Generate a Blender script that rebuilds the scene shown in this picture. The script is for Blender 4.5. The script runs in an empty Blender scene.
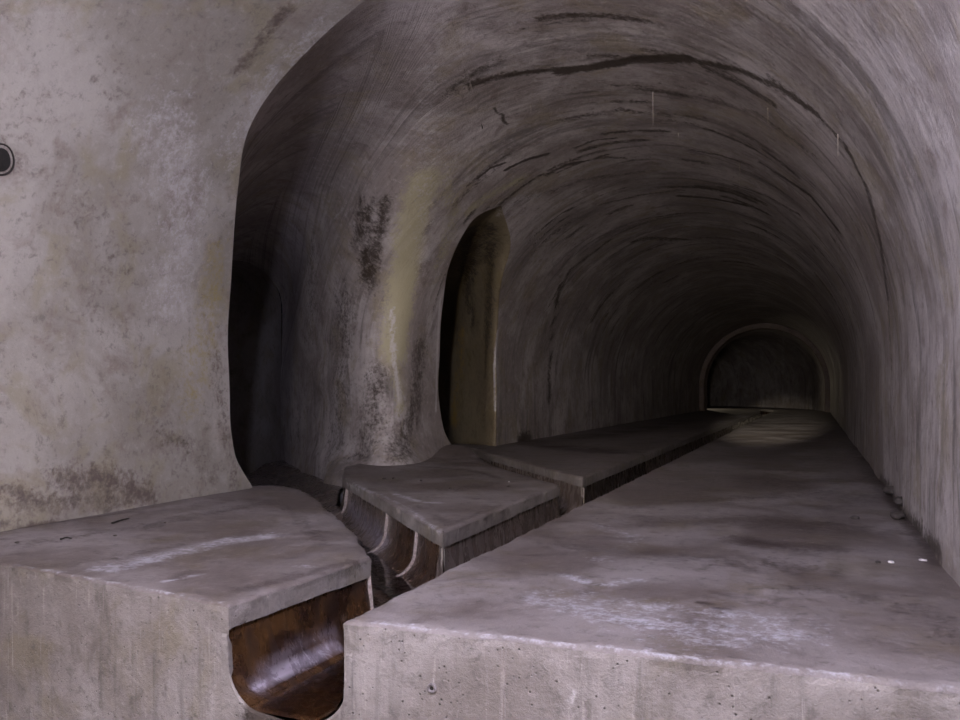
import bpy, bmesh, math, random
import numpy as np
from mathutils import Vector, noise as mnoise
from mathutils.geometry import delaunay_2d_cdt
from mathutils.bvhtree import BVHTree

random.seed(7)
rng = np.random.default_rng(7)
SC = bpy.context.scene
COL = SC.collection

# ------------------------------------------------------------------ camera
F, CX_PX, CY_PX = 800.0, 480.0, 391.0          # focal length in px, principal column, horizon row
YAW = math.radians(22.7)
CS, SN = math.cos(YAW), math.sin(YAW)
CAM = Vector((0, 0, 1.0))
cam_d = bpy.data.cameras.new('camera')
cam_d.sensor_width = 36
cam_d.lens = 36 * F / 960
cam_d.shift_y = 31 / 960
cam_d.clip_end = 200
cam = bpy.data.objects.new('camera', cam_d)
cam.location = CAM
cam.rotation_euler = (math.pi / 2, 0, YAW)
COL.objects.link(cam)
SC.camera = cam

def ray(px, py):
    xc, zc, zz = (px - CX_PX) / F, 1.0, -(py - CY_PX) / F
    return Vector((xc * CS - zc * SN, xc * SN + zc * CS, zz)).normalized()

def ground(px, py, z=0.0):
    d = ray(px, py)
    t = (z - CAM.z) / d.z
    return CAM + d * t

# ------------------------------------------------------------------ helpers
PAINT = {}      # object -> {'co': array, attr: array}

def mesh_obj(name, verts, faces, mat, parent=None, smooth=True, uv=None, paint=False):
    me = bpy.data.meshes.new(name)
    me.from_pydata([tuple(v) for v in verts], [], [tuple(f) for f in faces])
    me.materials.append(mat)
    if smooth:
        me.polygons.foreach_set('use_smooth', [True] * len(me.polygons))
    if uv is not None:
        ul = me.uv_layers.new(name='UVMap')
        li = np.empty(len(me.loops), dtype=np.int32)
        me.loops.foreach_get('vertex_index', li)
        ul.data.foreach_set('uv', np.asarray(uv, dtype=np.float32)[li].ravel())
    me.update()
    o = bpy.data.objects.new(name, me)
    COL.objects.link(o)
    if parent is not None:
        o.parent = parent
    if paint:
        co = np.empty(len(me.vertices) * 3)
        me.vertices.foreach_get('co', co)
        n = len(me.vertices)
        PAINT[o] = {'co': co.reshape(-1, 3), 'dark': np.zeros(n), 'pale': np.zeros(n), 'ochre': np.zeros(n)}
    return o

def structure(o):
    o['kind'] = 'structure'
    return o

def tag(o, label, cat, group=None, kind=None):
    o['label'] = label
    o['category'] = cat
    if group: o['group'] = group
    if kind: o['kind'] = kind
    return o

def empty(name, loc):
    o = bpy.data.objects.new(name, None)
    o.location = loc
    o.empty_display_size = 0.1
    COL.objects.link(o)
    return o

def fbm(x, y, z, oct=4):
    return mnoise.fractal(Vector((x, y, z)), 1.0, 2.0, oct)

# ------------------------------------------------------------------ materials
class NT:
    def __init__(self, name):
        self.m = bpy.data.materials.new(name)
        self.m.use_nodes = True
        self.t = self.m.node_tree
        self.t.nodes.clear()
        self.out = self.t.nodes.new('ShaderNodeOutputMaterial')
    def n(self, kind, **kw):
        nd = self.t.nodes.new(kind)
        for k, v in kw.items():
            setattr(nd, k, v)
        return nd
    def l(self, a, b):
        self.t.links.new(a, b)
    def put(self, sock, v):
        if isinstance(v, bpy.types.NodeSocket): self.l(v, sock)
        else: sock.default_value = v
    def math(self, op, a, b=None, c=None, clamp=False):
        nd = self.n('ShaderNodeMath', operation=op, use_clamp=clamp)
        self.put(nd.inputs[0], a)
        if b is not None: self.put(nd.inputs[1], b)
        if c is not None: self.put(nd.inputs[2], c)
        return nd.outputs[0]
    def mix(self, f, a, b, blend='MIX'):
        nd = self.n('ShaderNodeMix', data_type='RGBA', blend_type=blend)
        self.put(nd.inputs[0], f)
        for s, v in ((nd.inputs[6], a), (nd.inputs[7], b)):
            if isinstance(v, bpy.types.NodeSocket): self.l(v, s)
            else: s.default_value = (*v, 1)
        return nd.outputs[2]
    def ramp(self, v, lo, hi, a=0.0, b=1.0):
        nd = self.n('ShaderNodeMapRange', interpolation_type='SMOOTHSTEP')
        self.put(nd.inputs[0], v)
        for i, x in enumerate((lo, hi, a, b)): nd.inputs[1 + i].default_value = x
        return nd.outputs[0]
    def noise(self, vec, scale, detail=6, rough=.6, dist=0.0, sx=(1, 1, 1)):
        if sx != (1, 1, 1):
            mp = self.n('ShaderNodeMapping')
            mp.inputs['Scale'].default_value = sx
            self.l(vec, mp.inputs[0])
            vec = mp.outputs[0]
        nd = self.n('ShaderNodeTexNoise')
        self.l(vec, nd.inputs['Vector'])
        nd.inputs['Scale'].default_value = scale
        nd.inputs['Detail'].default_value = detail
        nd.inputs['Roughness'].default_value = rough
        nd.inputs['Distortion'].default_value = dist
        return nd.outputs['Fac']
    def attr(self, name):
        nd = self.n('ShaderNodeAttribute', attribute_name=name)
        return nd.outputs['Fac']
    def coords(self):
        nd = self.n('ShaderNodeTexCoord')
        return nd.outputs['Object'], nd.outputs['UV']

def concrete(name, c1, c2, c3, dark=(.035, .024, .018), pale=(.55, .52, .52), ochre=(.30, .24, .09),
             streak=0.0, rough=(.6, .9), bump=.5, pits=False, spec=.4, wet=None, speck=.5, streak_uv=(.30, 1.9, 1)):
    k = NT(name)
    P, UV = k.coords()
    big = k.noise(P, .9, 5, .62, .6)
    mid = k.noise(P, 3.3, 7, .66, .4)
    fine = k.noise(P, 38, 4, .7)
    grit = k.noise(P, 140, 2, .6)
    col = k.mix(k.ramp(big, .38, .64), c1, c2)
    col = k.mix(k.ramp(mid, .50, .74, 0, .75), col, c3)
    h = k.math('MULTIPLY', mid, .5)
    if streak > 0:
        st = k.noise(UV, 1.5, 6, .60, 1.0, sx=streak_uv)
        st2 = k.noise(UV, 4.0, 4, .58, .8, sx=streak_uv)
        col = k.mix(k.ramp(st, .48, .72, 0, streak), col, tuple(x * .42 for x in c1))
        col = k.mix(k.ramp(st2, .55, .78, 0, streak * .35), col, tuple(min(1, x * 1.25) for x in c2))
        h = k.math('ADD', h, k.math('MULTIPLY', st, .6))
        h = k.math('ADD', h, k.math('MULTIPLY', st2, .18))
    # mottling: patches of tone and of warmer, olive hue
    mott = k.noise(P, 12, 7, .74, .3)
    hue = k.noise(P, 1.6, 5, .65, .5)
    col = k.mix(k.ramp(hue, .50, .66, 0, .55), col, (c1[0] * .98, c1[1] * .95, c1[2] * .68))
    col = k.mix(k.ramp(mott, .52, .68, 0, .6), col, tuple(x * .52 for x in c1))
    col = k.mix(k.ramp(mott, .34, .46, .4, 0), col, tuple(min(1, x * 1.12) for x in c2))
    h = k.math('ADD', h, k.math('MULTIPLY', mott, .22))
    # speckle
    col = k.mix(k.ramp(grit, .62, .78, 0, speck), col, tuple(x * .45 for x in c1))
    col = k.mix(k.ramp(fine, .64, .78, 0, speck * .8), col, tuple(min(1, x * 1.5) for x in c2))
    # painted stains, broken up by noise
    brk = k.noise(P, 6.5, 9, .76, .15)
    brk2 = k.noise(P, 24, 6, .72, .3)
    def mask(a, strength=1.0):
        v = k.math('ADD', k.attr(a), k.math('MULTIPLY', k.math('SUBTRACT', brk, .5), 1.5))
        v = k.math('ADD', v, k.math('MULTIPLY', k.math('SUBTRACT', brk2, .5), 1.4))
        v = k.math('MULTIPLY', k.ramp(v, .18, .78), k.ramp(k.attr(a), .0, .18))
        return k.math('MULTIPLY', v, strength)
    col = k.mix(mask('ochre', .85), col, ochre)
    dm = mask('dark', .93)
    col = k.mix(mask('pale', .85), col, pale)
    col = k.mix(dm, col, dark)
    h = k.math('SUBTRACT', h, k.math('MULTIPLY', dm, .35))
    h = k.math('ADD', h, k.math('MULTIPLY', fine, .16))
    h = k.math('ADD', h, k.math('MULTIPLY', grit, .05))
    if pits:
        vo = k.n('ShaderNodeTexVoronoi')
        k.l(P, vo.inputs['Vector']); vo.inputs['Scale'].default_value = 34
        sel = k.noise(P, 9, 3, .5)
        pit = k.math('MULTIPLY', k.ramp(vo.outputs['Distance'], .06, .22, 1, 0), k.ramp(sel, .48, .62))
        col = k.mix(k.math('MULTIPLY', pit, .8), col, tuple(x * .2 for x in c1))
        h = k.math('SUBTRACT', h, k.math('MULTIPLY', pit, .3))
        ver = k.noise(P, 2.2, 6, .7, .3, sx=(4, 4, .35))
        col = k.mix(k.ramp(ver, .5, .7, 0, .55), col, tuple(x * .5 for x in c1))
        ver2 = k.noise(P, 5, 5, .7, .3, sx=(5, 5, .3))
        col = k.mix(k.ramp(ver2, .58, .72, 0, .5), col, tuple(min(1, x * 1.45) for x in c2))
    b = k.n('ShaderNodeBsdfPrincipled')
    k.l(col, b.inputs['Base Color'])
    rv = k.ramp(big, .35, .65, rough[0], rough[1])
    rv = k.math('SUBTRACT', rv, k.math('MULTIPLY', dm, .12))
    k.l(rv, b.inputs['Roughness'])
    b.inputs['Specular IOR Level'].default_value = spec
    bp = k.n('ShaderNodeBump')
    bp.inputs['Strength'].default_value = bump
    bp.inputs['Distance'].default_value = .05
    k.l(h, bp.inputs['Height'])
    k.l(bp.outputs[0], b.inputs['Normal'])
    k.l(b.outputs[0], k.out.inputs[0])
    return k.m

M_vault = concrete('vault_render', (.30, .26, .24), (.50, .455, .44), (.17, .13, .11), streak=.8, bump=.55, ochre=(.42, .38, .24), dark=(.048, .034, .024))
M_wall = concrete('wall_render', (.26, .232, .195), (.36, .33, .29), (.19, .148, .12), streak=0, bump=.34, dark=(.115, .085, .07), pale=(.47, .44, .425))
M_side = concrete('branch_render', (.21, .18, .155), (.31, .275, .25), (.14, .11, .09), streak=0, bump=.4, ochre=(.40, .37, .23))
M_side2 = concrete('mossy_render', (.17, .135, .085), (.23, .19, .12), (.08, .06, .035), streak=0, bump=.4, ochre=(.33, .22, .05))
M_top = concrete('bench_top', (.115, .092, .083), (.205, .178, .172), (.058, .041, .036), bump=.6, dark=(.05, .033, .029), rough=(.5, .8),
                 pale=(.40, .385, .42), spec=.5, speck=.7)
M_face = concrete('bench_face', (.18, .156, .142), (.27, .243, .23), (.108, .09, .078), bump=.7, pits=True, speck=.7)
M_pit = concrete('pit_floor', (.16, .14, .13), (.2, .18, .17), (.1, .09, .08))

def lining_mat():
    k = NT('glazed_lining')
    P, UV = k.coords()
    a = k.noise(P, 3.2, 6, .65, .6)
    b_ = k.noise(P, 11, 6, .7, .5, sx=(1, 1, .4))
    g = k.noise(P, 60, 3, .6)
    col = k.mix(k.ramp(a, .38, .62), (.020, .009, .006), (.062, .030, .012))
    col = k.mix(k.ramp(b_, .5, .72, 0, .8), col, (.022, .013, .010))
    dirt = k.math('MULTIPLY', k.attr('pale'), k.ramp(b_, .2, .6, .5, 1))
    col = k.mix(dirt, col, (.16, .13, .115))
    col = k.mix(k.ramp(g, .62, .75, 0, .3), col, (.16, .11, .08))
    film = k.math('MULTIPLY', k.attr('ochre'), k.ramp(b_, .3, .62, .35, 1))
    col = k.mix(film, col, (.31, .275, .33))  # lilac-pale tone, laid in by the ochre attribute
    p = k.n('ShaderNodeBsdfPrincipled')
    k.l(col, p.inputs['Base Color'])
    k.l(k.ramp(b_, .3, .7, .14, .4), p.inputs['Roughness'])
    p.inputs['Specular IOR Level'].default_value = .6
    bp = k.n('ShaderNodeBump'); bp.inputs['Strength'].default_value = .3; bp.inputs['Distance'].default_value = .02
    k.l(k.math('ADD', b_, k.math('MULTIPLY', g, .2)), bp.inputs['Height'])
    k.l(bp.outputs[0], p.inputs['Normal'])
    k.l(p.outputs[0], k.out.inputs[0])
    return k.m
M_lining = lining_mat()

def plain(name, c, rough=.8, var=.3, scale=60):
    k = NT(name)
    P, UV = k.coords()
    n = k.noise(P, scale, 4, .6)
    col = k.mix(k.ramp(n, .35, .65), tuple(x * (1 - var) for x in c), tuple(min(1, x * (1 + var)) for x in c))
    p = k.n('ShaderNodeBsdfPrincipled')
    k.l(col, p.inputs['Base Color'])
    p.inputs['Roughness'].default_value = rough
    k.l(p.outputs[0], k.out.inputs[0])
    return k.m
M_mortar = plain('pale_mortar', (.27, .22, .2))
M_twig = plain('dark_twig', (.02, .015, .012))
M_stone = plain('dark_stone', (.05, .04, .035))
M_chip = plain('white_chip', (.75, .72, .72))
M_hole = plain('black_hole', (.01, .008, .006))
M_rust = plain('brown_rim', (.014, .009, .006))

def water_mat(name, rough=.06):
    k = NT(name)
    P, UV = k.coords()
    tr = k.n('ShaderNodeBsdfTransparent'); tr.inputs[0].default_value = (.62, .55, .50, 1)
    gl = k.n('ShaderNodeBsdfGlossy'); gl.inputs['Roughness'].default_value = rough
    gl.inputs[0].default_value = (1, 1, 1, 1)
    fr = k.n('ShaderNodeFresnel'); fr.inputs[0].default_value = 1.36
    bp = k.n('ShaderNodeBump'); bp.inputs['Strength'].default_value = .12; bp.inputs['Distance'].default_value = .02
    k.l(k.noise(P, 14, 3, .5), bp.inputs['Height'])
    k.l(bp.outputs[0], gl.inputs['Normal']); k.l(bp.outputs[0], fr.inputs['Normal'])
    mx = k.n('ShaderNodeMixShader')
    k.l(fr.outputs[0], mx.inputs[0]); k.l(tr.outputs[0], mx.inputs[1]); k.l(gl.outputs[0], mx.inputs[2])
    k.l(mx.outputs[0], k.out.inputs[0])
    return k.m
M_water = water_mat('shallow_water')

# ------------------------------------------------------------------ main tunnel
AX = -2.34           # tunnel axis
R = 3.02             # vault radius
ZB, ZS = -1.05, 1.28  # foot and spring of the lining
HW = ZS - ZB
S_TOT = 2 * HW + math.pi * R
VB, RB = 42.0, 15.0  # where the tunnel bends and the bend's radius

def path(u, v):
    """u: lateral offset from the axis, v: distance along it"""
    if v <= VB: return (AX + u, v)
    a = (v - VB) / RB
    r = RB + u
    return (AX - RB + r * math.cos(a), VB + r * math.sin(a))

def prof(s, r=R):
    if s < HW: return (-r, ZB + s)
    if s > S_TOT - HW: return (r, ZB + S_TOT - s)
    a = (s - HW) / R
    return (-r * math.cos(a), ZS + r * math.sin(a))

def s_of_z(z):       # left side
    return z - ZB if z <= ZS else HW + R * math.asin(min(1, (z - ZS) / R))
def s_of_x(x):       # on the left haunch
    return HW + R * math.acos(max(-1, min(1, (AX - x) / R)))

def interp(tab):
    xs, ys = zip(*tab)
    xs, ys = np.array(xs), np.array(ys)
    m = np.gradient(ys, xs)
    def f(x):
        if x <= xs[0]: return float(ys[0])
        if x >= xs[-1]: return float(ys[-1])
        i = int(np.searchsorted(xs, x) - 1)
        h = xs[i + 1] - xs[i]
        t = (x - xs[i]) / h
        return float((2*t**3-3*t**2+1)*ys[i] + (t**3-2*t**2+t)*h*m[i] + (-2*t**3+3*t**2)*ys[i+1] + (t**3-t**2)*h*m[i+1])
    return f

def vault_px(px, py):
    """where the sight line through a pixel meets the main lining -> (s, y)"""
    d = ray(px, py)
    lo = 0.0
    def inside(p):
        u = p.x - AX
        if p.z < ZS: return abs(u) < R
        return u * u + (p.z - ZS) ** 2 < R * R
    t = 0.0
    while inside(CAM + d * t) and t < 60: t += .05
    a, b = t - .05, t
    for _ in range(30):
        m = (a + b) / 2
        if inside(CAM + d * m): a = m
        else: b = m
    p = CAM + d * a
    s = s_of_z(p.z) if (p.z < ZS) else HW + R * math.atan2(p.z - ZS, -(p.x - AX))
    return s, p.y

# sharp near edge (arris) of each branch mouth, traced on the lining
def arris(pix, top_s, top_y, foot):
    tab = []
    for p in pix:
        tab.append(vault_px(*p))
    tab = foot + sorted(tab) + [(top_s, top_y)]
    return interp(tab)

SA1 = s_of_x(-2.75)
yl1 = arris([(229, 385), (228, 340), (231, 290), (237, 190), (249, 130), (272, 92), (300, 60), (332, 28), (362, 2)],
            SA1, 5.50, [(0, 6.75), (s_of_z(0), 6.72), (s_of_z(.15), 6.58), (s_of_z(.3), 6.46), (s_of_z(.55), 6.38)])
yc1 = interp([(0, 8.5), (s_of_z(0), 8.5), (s_of_z(.45), 8.75), (s_of_z(1.4), 8.75), (s_of_z(2.3), 8.5), (s_of_x(-4.6), 7.6), (s_of_x(-3.9), 6.75), (s_of_x(-3.3), 6.05), (SA1, 5.51)])
yr1 = lambda s: yc1(s) + min(1.35 + .9 * max(0, min(1, (s - HW) / 1.5)), 2.6 * max(0, (SA1 - s)) ** .8)
SA2 = vault_px(500, 205)[0]
yA2 = vault_px(500, 205)[1]
yl2 = arris([(439, 395), (440, 350), (443, 302), (450, 262), (463, 235), (478, 216)],
            SA2, yA2 + .02, [(0, 11.9), (s_of_z(0), 11.85), (s_of_z(.15), 11.55), (s_of_z(.3), 11.4), (s_of_z(.55), 11.28)])
yc2 = interp([(0, 13.35), (s_of_z(0), 13.35), (s_of_z(1.4), 13.35), (s_of_z(2.2), 13.1), (s_of_x(-4.85), 12.35), (.6 * s_of_x(-4.6) + .4 * SA2, 11.75), (SA2, yA2 + .03)])
yr2 = lambda s: yc2(s) + min(.22, .25 * max(0, SA2 - s))

PIER = Vector((-6.0, 9.6))
def foot_push(x, y, z):
    """the pier's splayed foot"""
    if z > .6: return x, y
    q = Vector((x, y)) - PIER
    d = q.length
    fall = max(0.0, 1 - max(0, d - 1.3) / 1.1)
    f = max(0.0, 1 - max(z, 0) / .6) ** 2.4 * .30 * fall
    n = q.normalized()
    return x + n.x * f, y + n.y * f

def rough_pt(x, y, z, nx, ny, nz, amp=.012):
    w = fbm(x * .7, y * .7, z * .7, 2) * amp * 1.8 + fbm(x * 1.9, y * 1.9, z * 1.9, 1) * amp * .35
    return x + nx * w, y + ny * w, z + nz * w

def strip(name, s0, s1, ds, ya, yb, dy, mat, r=R, wobble=True, foot=False):
    """a panel of the lining between s0..s1, and ya(s)..yb(s) along the tunnel"""
    ns = max(2, int((s1 - s0) / ds) + 1)
    ss = np.linspace(s0, s1, ns)
    ny = max(2, int(max(yb(s) - ya(s) for s in ss) / dy) + 1)
    V, U = [], []
    for s in ss:
        a, b = ya(s), yb(s)
        u, z = prof(s, r)
        if s < HW: n = (1, 0)
        elif s > S_TOT - HW: n = (-1, 0)
        else: n = (-u / R, -(z - ZS) / R)
        for j in range(ny):
            v = a + (b - a) * j / (ny - 1)
            x, y = path(u, v)
            if foot: x, y = foot_push(x, y, z)
            if wobble:
                x, y, z2 = rough_pt(x, y, z, n[0], 0, n[1])
            else: z2 = z
            V.append((x, y, z2)); U.append((s, v))
    Fc = []
    for i in range(ns - 1):
        for j in range(ny - 1):
            a = i * ny + j
            Fc.append((a, a + ny, a + ny + 1, a + 1))
    return V, Fc, U

def join(parts):
    V, Fc, U = [], [], []
    for v, f, u in parts:
        o = len(V)
        V += v; U += u
        Fc += [tuple(i + o for i in q) for q in f]
    return V, Fc, U

S_L = HW + R * math.radians(28)         # left wall ends, ceiling begins
S_R = S_TOT - HW - R * math.radians(28)
con = lambda c: (lambda s: c)
YB = -8.0
Y5 = 16.0
# left wall: near of mouth 1, between the mouths, beyond mouth 2
wl = [strip('w', 0, S_L, .05, con(YB), yl1, .06, M_wall),
      ]
wall_left = structure(mesh_obj('wall_left', *(lambda t: (t[0], t[1], M_wall, None, True, t[2], True))(join(wl))))
wl2 = [strip('w', 0, S_L, .04, yr1, yl2, .05, M_vault, foot=True),
       strip('w', 0, S_L, .05, yr2, con(Y5), .06, M_vault),
       strip('w', 0, S_L, .15, con(Y5), con(VB), .25, M_vault)]
wall_left2 = structure(mesh_obj('wall_left', *(lambda t: (t[0], t[1], M_vault, None, True, t[2], True))(join(wl2))))
# ceiling: the parts of the mouths that rise into the vault, then the plain crown
nearA = lambda s: yl1(s) if s < SA1 else 5.5
midA = lambda s: yr1(s) if s < SA1 else 5.5
midB = lambda s: yl2(s) if s < SA2 else yA2 + .02
farA = lambda s: yr2(s) if s < SA2 else yA2 + .02
def split(a, b, *cuts):
    e = [a] + sorted(c for c in cuts if a < c < b) + [b]
    return list(zip(e[:-1], e[1:]))
cl0 = [strip('c', S_L, SA1, .05, con(YB), nearA, .06, M_wall)]
ceil_near = structure(mesh_obj('ceiling', *(lambda t: (t[0], t[1], M_wall, None, True, t[2], True))(join(cl0))))
cl = [strip('c', SA1, S_R, .05, con(YB), con(5.5), .08, M_vault)]
for a, b in split(S_L, S_R, SA1, SA2):
    cl.append(strip('c', a, b - (1e-6 if b in (SA1, SA2) else 0), .012 if a == SA2 else .04, midA, midB, .045, M_vault))
for a, b in split(S_L, S_R, SA2):
    cl.append(strip('c', a, b - (1e-6 if b == SA2 else 0), .05, farA, con(Y5), .06, M_vault))
cl.append(strip('c', S_L, S_R, .15, con(Y5), con(VB), .25, M_vault))
ceiling = structure(mesh_obj('ceiling', *(lambda t: (t[0], t[1], M_vault, None, True, t[2], True))(join(cl))))
wr = [strip('r', S_R, S_TOT, .05, con(YB), con(Y5), .06, M_vault),
      strip('r', S_R, S_TOT, .15, con(Y5), con(VB), .25, M_vault)]
wall_right = structure(mesh_obj('wall_right', *(lambda t: (t[0], t[1], M_vault, None, True, t[2], True))(join(wr))))
# the bend beyond, a little narrower than the tunnel
RI = R - .22
bend = [strip('b', 0, S_TOT, .15, con(VB), con(VB + 26), .3, M_vault, r=RI)]
wall_far = structure(mesh_obj('wall_far', *(lambda t: (t[0], t[1], M_vault, None, True, t[2], True))(join(bend))))

def ring(name, y0, y1, r_in, r_out, mat):
    """an arch ring standing proud of the lining"""
    V, Fc = [], []
    ns = 90
    for i in range(ns + 1):
        s = S_TOT * i / ns
        for (r, y) in ((r_out, y0), (r_in + .03, y0), (r_in, y0 + .05), (r_in, y1), (r_out, y1)):
            u, z = prof(s, r)
            V.append((AX + u, y, z))
    for i in range(ns):
        for j in range(4):
            a = i * 5 + j
            Fc.append((a, a + 1, a + 6, a + 5))
    return mesh_obj(name, V, Fc, mat, smooth=False)
M_ring = concrete('arch_ring', (.17, .13, .11), (.24, .19, .165), (.10, .075, .06), bump=.4)
structure(ring('trim_1', VB - .55, VB + .1, RI - .02, R + .06, M_ring))

# wall behind the camera and the low floor before the platforms
V = [(AX + prof(S_TOT * i / 60)[0], YB, prof(S_TOT * i / 60)[1]) for i in range(61)]
structure(mesh_obj('wall_back', V, [tuple(range(61))], M_wall, smooth=False))
structure(mesh_obj('floor', [(-5.5, YB, -1.0), (.8, YB, -1.0), (.8, 3.3, -1.0), (-5.5, 3.3, -1.0)], [(0, 1, 2, 3)], M_pit, smooth=False))

# ------------------------------------------------------------------ branch tunnels (lofted from the mouth's rim)
def loft(rim, n_arc, length, mat, name, push=False, kb=(.8, .28)):
    """rim: list of (P0, C, D) -> cubic from the rim P0 round the corner C into the branch D"""
    ts = [0, .03, .06, .09, .12, .15, .18, .21, .24, .27, .30, .33, .36, .40, .44, .48, .53, .58, .64, .70, .78, .88, 1.0]
    V, U = [], []
    arc = 0
    prev = None
    for (P0, C, D, us, vs, sg) in rim:
        if prev is not None: arc += (C - prev).length
        prev = C
        B1 = P0.lerp(C, kb[0]); B2 = C.lerp(D, kb[1])
        if (P0 - C).length < .05: B1 = C.lerp(D, .12); B2 = C.lerp(D, .5)
        q = None; L = 0
        for k, t in enumerate(ts):
            p = P0 * (1-t)**3 + B1 * 3*t*(1-t)**2 + B2 * 3*t*t*(1-t) + D * t**3
            if q is not None: L += (p - q).length
            q = p
            x, y, z = p
            if push: x, y = foot_push(x, y, z)
            w = fbm(x * .9, y * .9, z * .9, 3) * .02 * min(1, t * 6)
            V.append((x + w, y + w, z)); U.append((us, vs + sg * L))
    nt = len(ts)
    Fc = []
    for i in range(len(rim) - 1):
        for j in range(nt - 1):
            a = i * nt + j
            Fc.append((a, a + 1, a + nt + 1, a + nt))
    return mesh_obj(name, V, Fc, mat, uv=U, paint=True)

def on_lining(s, v):
    u, z = prof(s)
    x, y = path(u, v)
    if s < HW: n = (1, 0)
    else: n = (-u / R, -(z - ZS) / R)
    return Vector(rough_pt(x, y, z, n[0], 0, n[1]))

DIR = math.radians(47)
dvec = Vector((-math.sin(DIR), math.cos(DIR), 0))
rvec = Vector((math.cos(DIR), math.sin(DIR), 0))       # to the right, looking into the branch

def branch_profile(f, left, right, spring, depth, crown_drop=1.0):
    """f 0..1 from left foot over the crown to right foot, at depth along dvec from the plane through 'left'"""
    w = (right - left).dot(rvec)
    o = left + dvec * depth
    r = w / 2
    h = spring - ZB
    tot = 2 * h + math.pi * r
    q = f * tot
    if q < h: return o + Vector((0, 0, ZB + q - o.z))
    if q > tot - h: return o + rvec * w + Vector((0, 0, ZB + tot - q - o.z))
    a = (q - h) / r
    return o + rvec * (r - r * math.cos(a)) + Vector((0, 0, spring + r * math.sin(a) - o.z))

def make_branch(yl, yc, yr, SA, left, right, spring, depth, mat, name, push, n=110, kb=(.8, .28)):
    rim = []
    fs = np.linspace(0, 1, n)
    for i in range(n):                       # left foot to apex
        s = SA * i / (n - 1)
        c = on_lining(s, yl(s) if i < n - 1 else yl(SA))
        f = .5 * i / (n - 1)
        rim.append((c, c, branch_profile(f, left, right, spring, depth), 2 * SA - s, yl(s), -1))
    for i in range(1, n):                    # apex down the far side
        s = SA * (1 - i / (n - 1))
        rim.append((on_lining(s, yr(s)), on_lining(s, yc(s)), branch_profile(.5 + .5 * i / (n - 1), left, right, spring, depth), s, yr(s), -1))
    return loft(rim, n, depth, mat, name, push, kb)

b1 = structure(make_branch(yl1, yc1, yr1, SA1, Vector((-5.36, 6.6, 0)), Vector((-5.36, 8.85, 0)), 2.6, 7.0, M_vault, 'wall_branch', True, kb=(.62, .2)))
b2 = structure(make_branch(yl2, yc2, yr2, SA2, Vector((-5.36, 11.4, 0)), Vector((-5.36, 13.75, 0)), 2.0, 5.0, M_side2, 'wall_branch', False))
# the branches bend away to the left, far inside
for left, right, spr, dep, mat in ((Vector((-5.36, 6.6, 0)), Vector((-5.36, 8.85, 0)), 2.6, 7.0, M_side), (Vector((-5.36, 11.4, 0)), Vector((-5.36, 13.75, 0)), 2.0, 5.0, M_side2)):
    base = [branch_profile(i / 60, left, right, spr, dep) for i in range(61)]
    piv = left + dvec * dep - rvec * 2.0
    V = []
    for k in range(21):
        a = math.radians(80) * k / 20
        for p in base:
            q = p - piv
            along = q.dot(dvec); side = q.dot(rvec)
            V.append((piv.x + rvec.x * (side * math.cos(a)) + dvec.x * (side * math.sin(a)), piv.y + rvec.y * (side * math.cos(a)) + dvec.y * (side * math.sin(a)), p.z))
    Fc = []
    for k in range(20):
        for i in range(60):
            a = k * 61 + i
            Fc.append((a, a + 1, a + 62, a + 61))
    Fc.append(tuple(20 * 61 + i for i in range(61)))
    structure(mesh_obj('wall_end', V, Fc, mat))

# ------------------------------------------------------------------ platforms
def poly_dist(poly, pts):
    """signed distance (positive outside) of Nx2 pts to a polygon"""
    poly = np.asarray(poly); pts = np.asarray(pts)
    d = np.full(len(pts), 1e9); ins = np.zeros(len(pts), bool)
    n = len(poly)
    for i in range(n):
        a, b = poly[i], poly[(i + 1) % n]
        e = b - a
        w = pts - a
        t = np.clip((w @ e) / max(1e-12, e @ e), 0, 1)
        d = np.minimum(d, np.hypot(*(w - t[:, None] * e).T))
        c1 = (a[1] <= pts[:, 1]) & (b[1] > pts[:, 1]); c2 = (a[1] > pts[:, 1]) & (b[1] <= pts[:, 1])
        cr = e[0] * w[:, 1] - e[1] * w[:, 0]
        ins ^= (c1 & (cr > 0)) | (c2 & (cr < 0))
    return np.where(ins, -d, d)

# corners in plan (counter-clockwise); kind of the edge that starts at each corner:
# c = channel edge with overhanging lip, f = plain front face, w = hidden in the wall
P_FRONT = [((-5.5, 3.36), 'f'), ((-4.4, 3.23), 'f'), ((-2.53, 3.0), 'c'), ((-2.46, 4.18), 'c'), ((-2.95, 4.82), 'c'), ((-3.53, 5.46), 'c'),
           ((-4.1, 6.1), 'c'), ((-4.58, 6.58), 'c'), ((-4.9, 6.83), 'c'), ((-5.2, 6.98), 'c'), ((-5.40, 6.93), 'w'), ((-5.5, 6.80), 'w')]
P_MID = [((-2.43, 5.13), 'c'), ((-2.50, 8.17), 'c'), ((-3.8, 9.75), 'c'), ((-5.15, 11.75), 'w'), ((-5.55, 12.1), 'w'), ((-5.9, 10.5), 'w'), ((-5.75, 9.1), 'w'), ((-5.12, 8.05), 'c'), ((-4.93, 7.82), 'c')]
P_FAR = [((-2.47, 8.97), 'c'), ((-2.49, VB), 'c'), ((-2.49, VB + 25), 'w'), ((-5.5, VB + 25), 'w'), ((-5.5, 13.7), 'w'), ((-6.4, 14.0), 'w'), ((-5.5, 12.75), 'c'), ((-5.1, 12.25), 'c')]
P_RIGHT = [((-1.89, VB + 25), 'c'), ((-1.89, VB), 'c'), ((-1.89, 2.99), 'f'), ((.45, 3.09), 'f'), ((.76, 3.10), 'w'), ((.76, VB + 25), 'w')]

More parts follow.
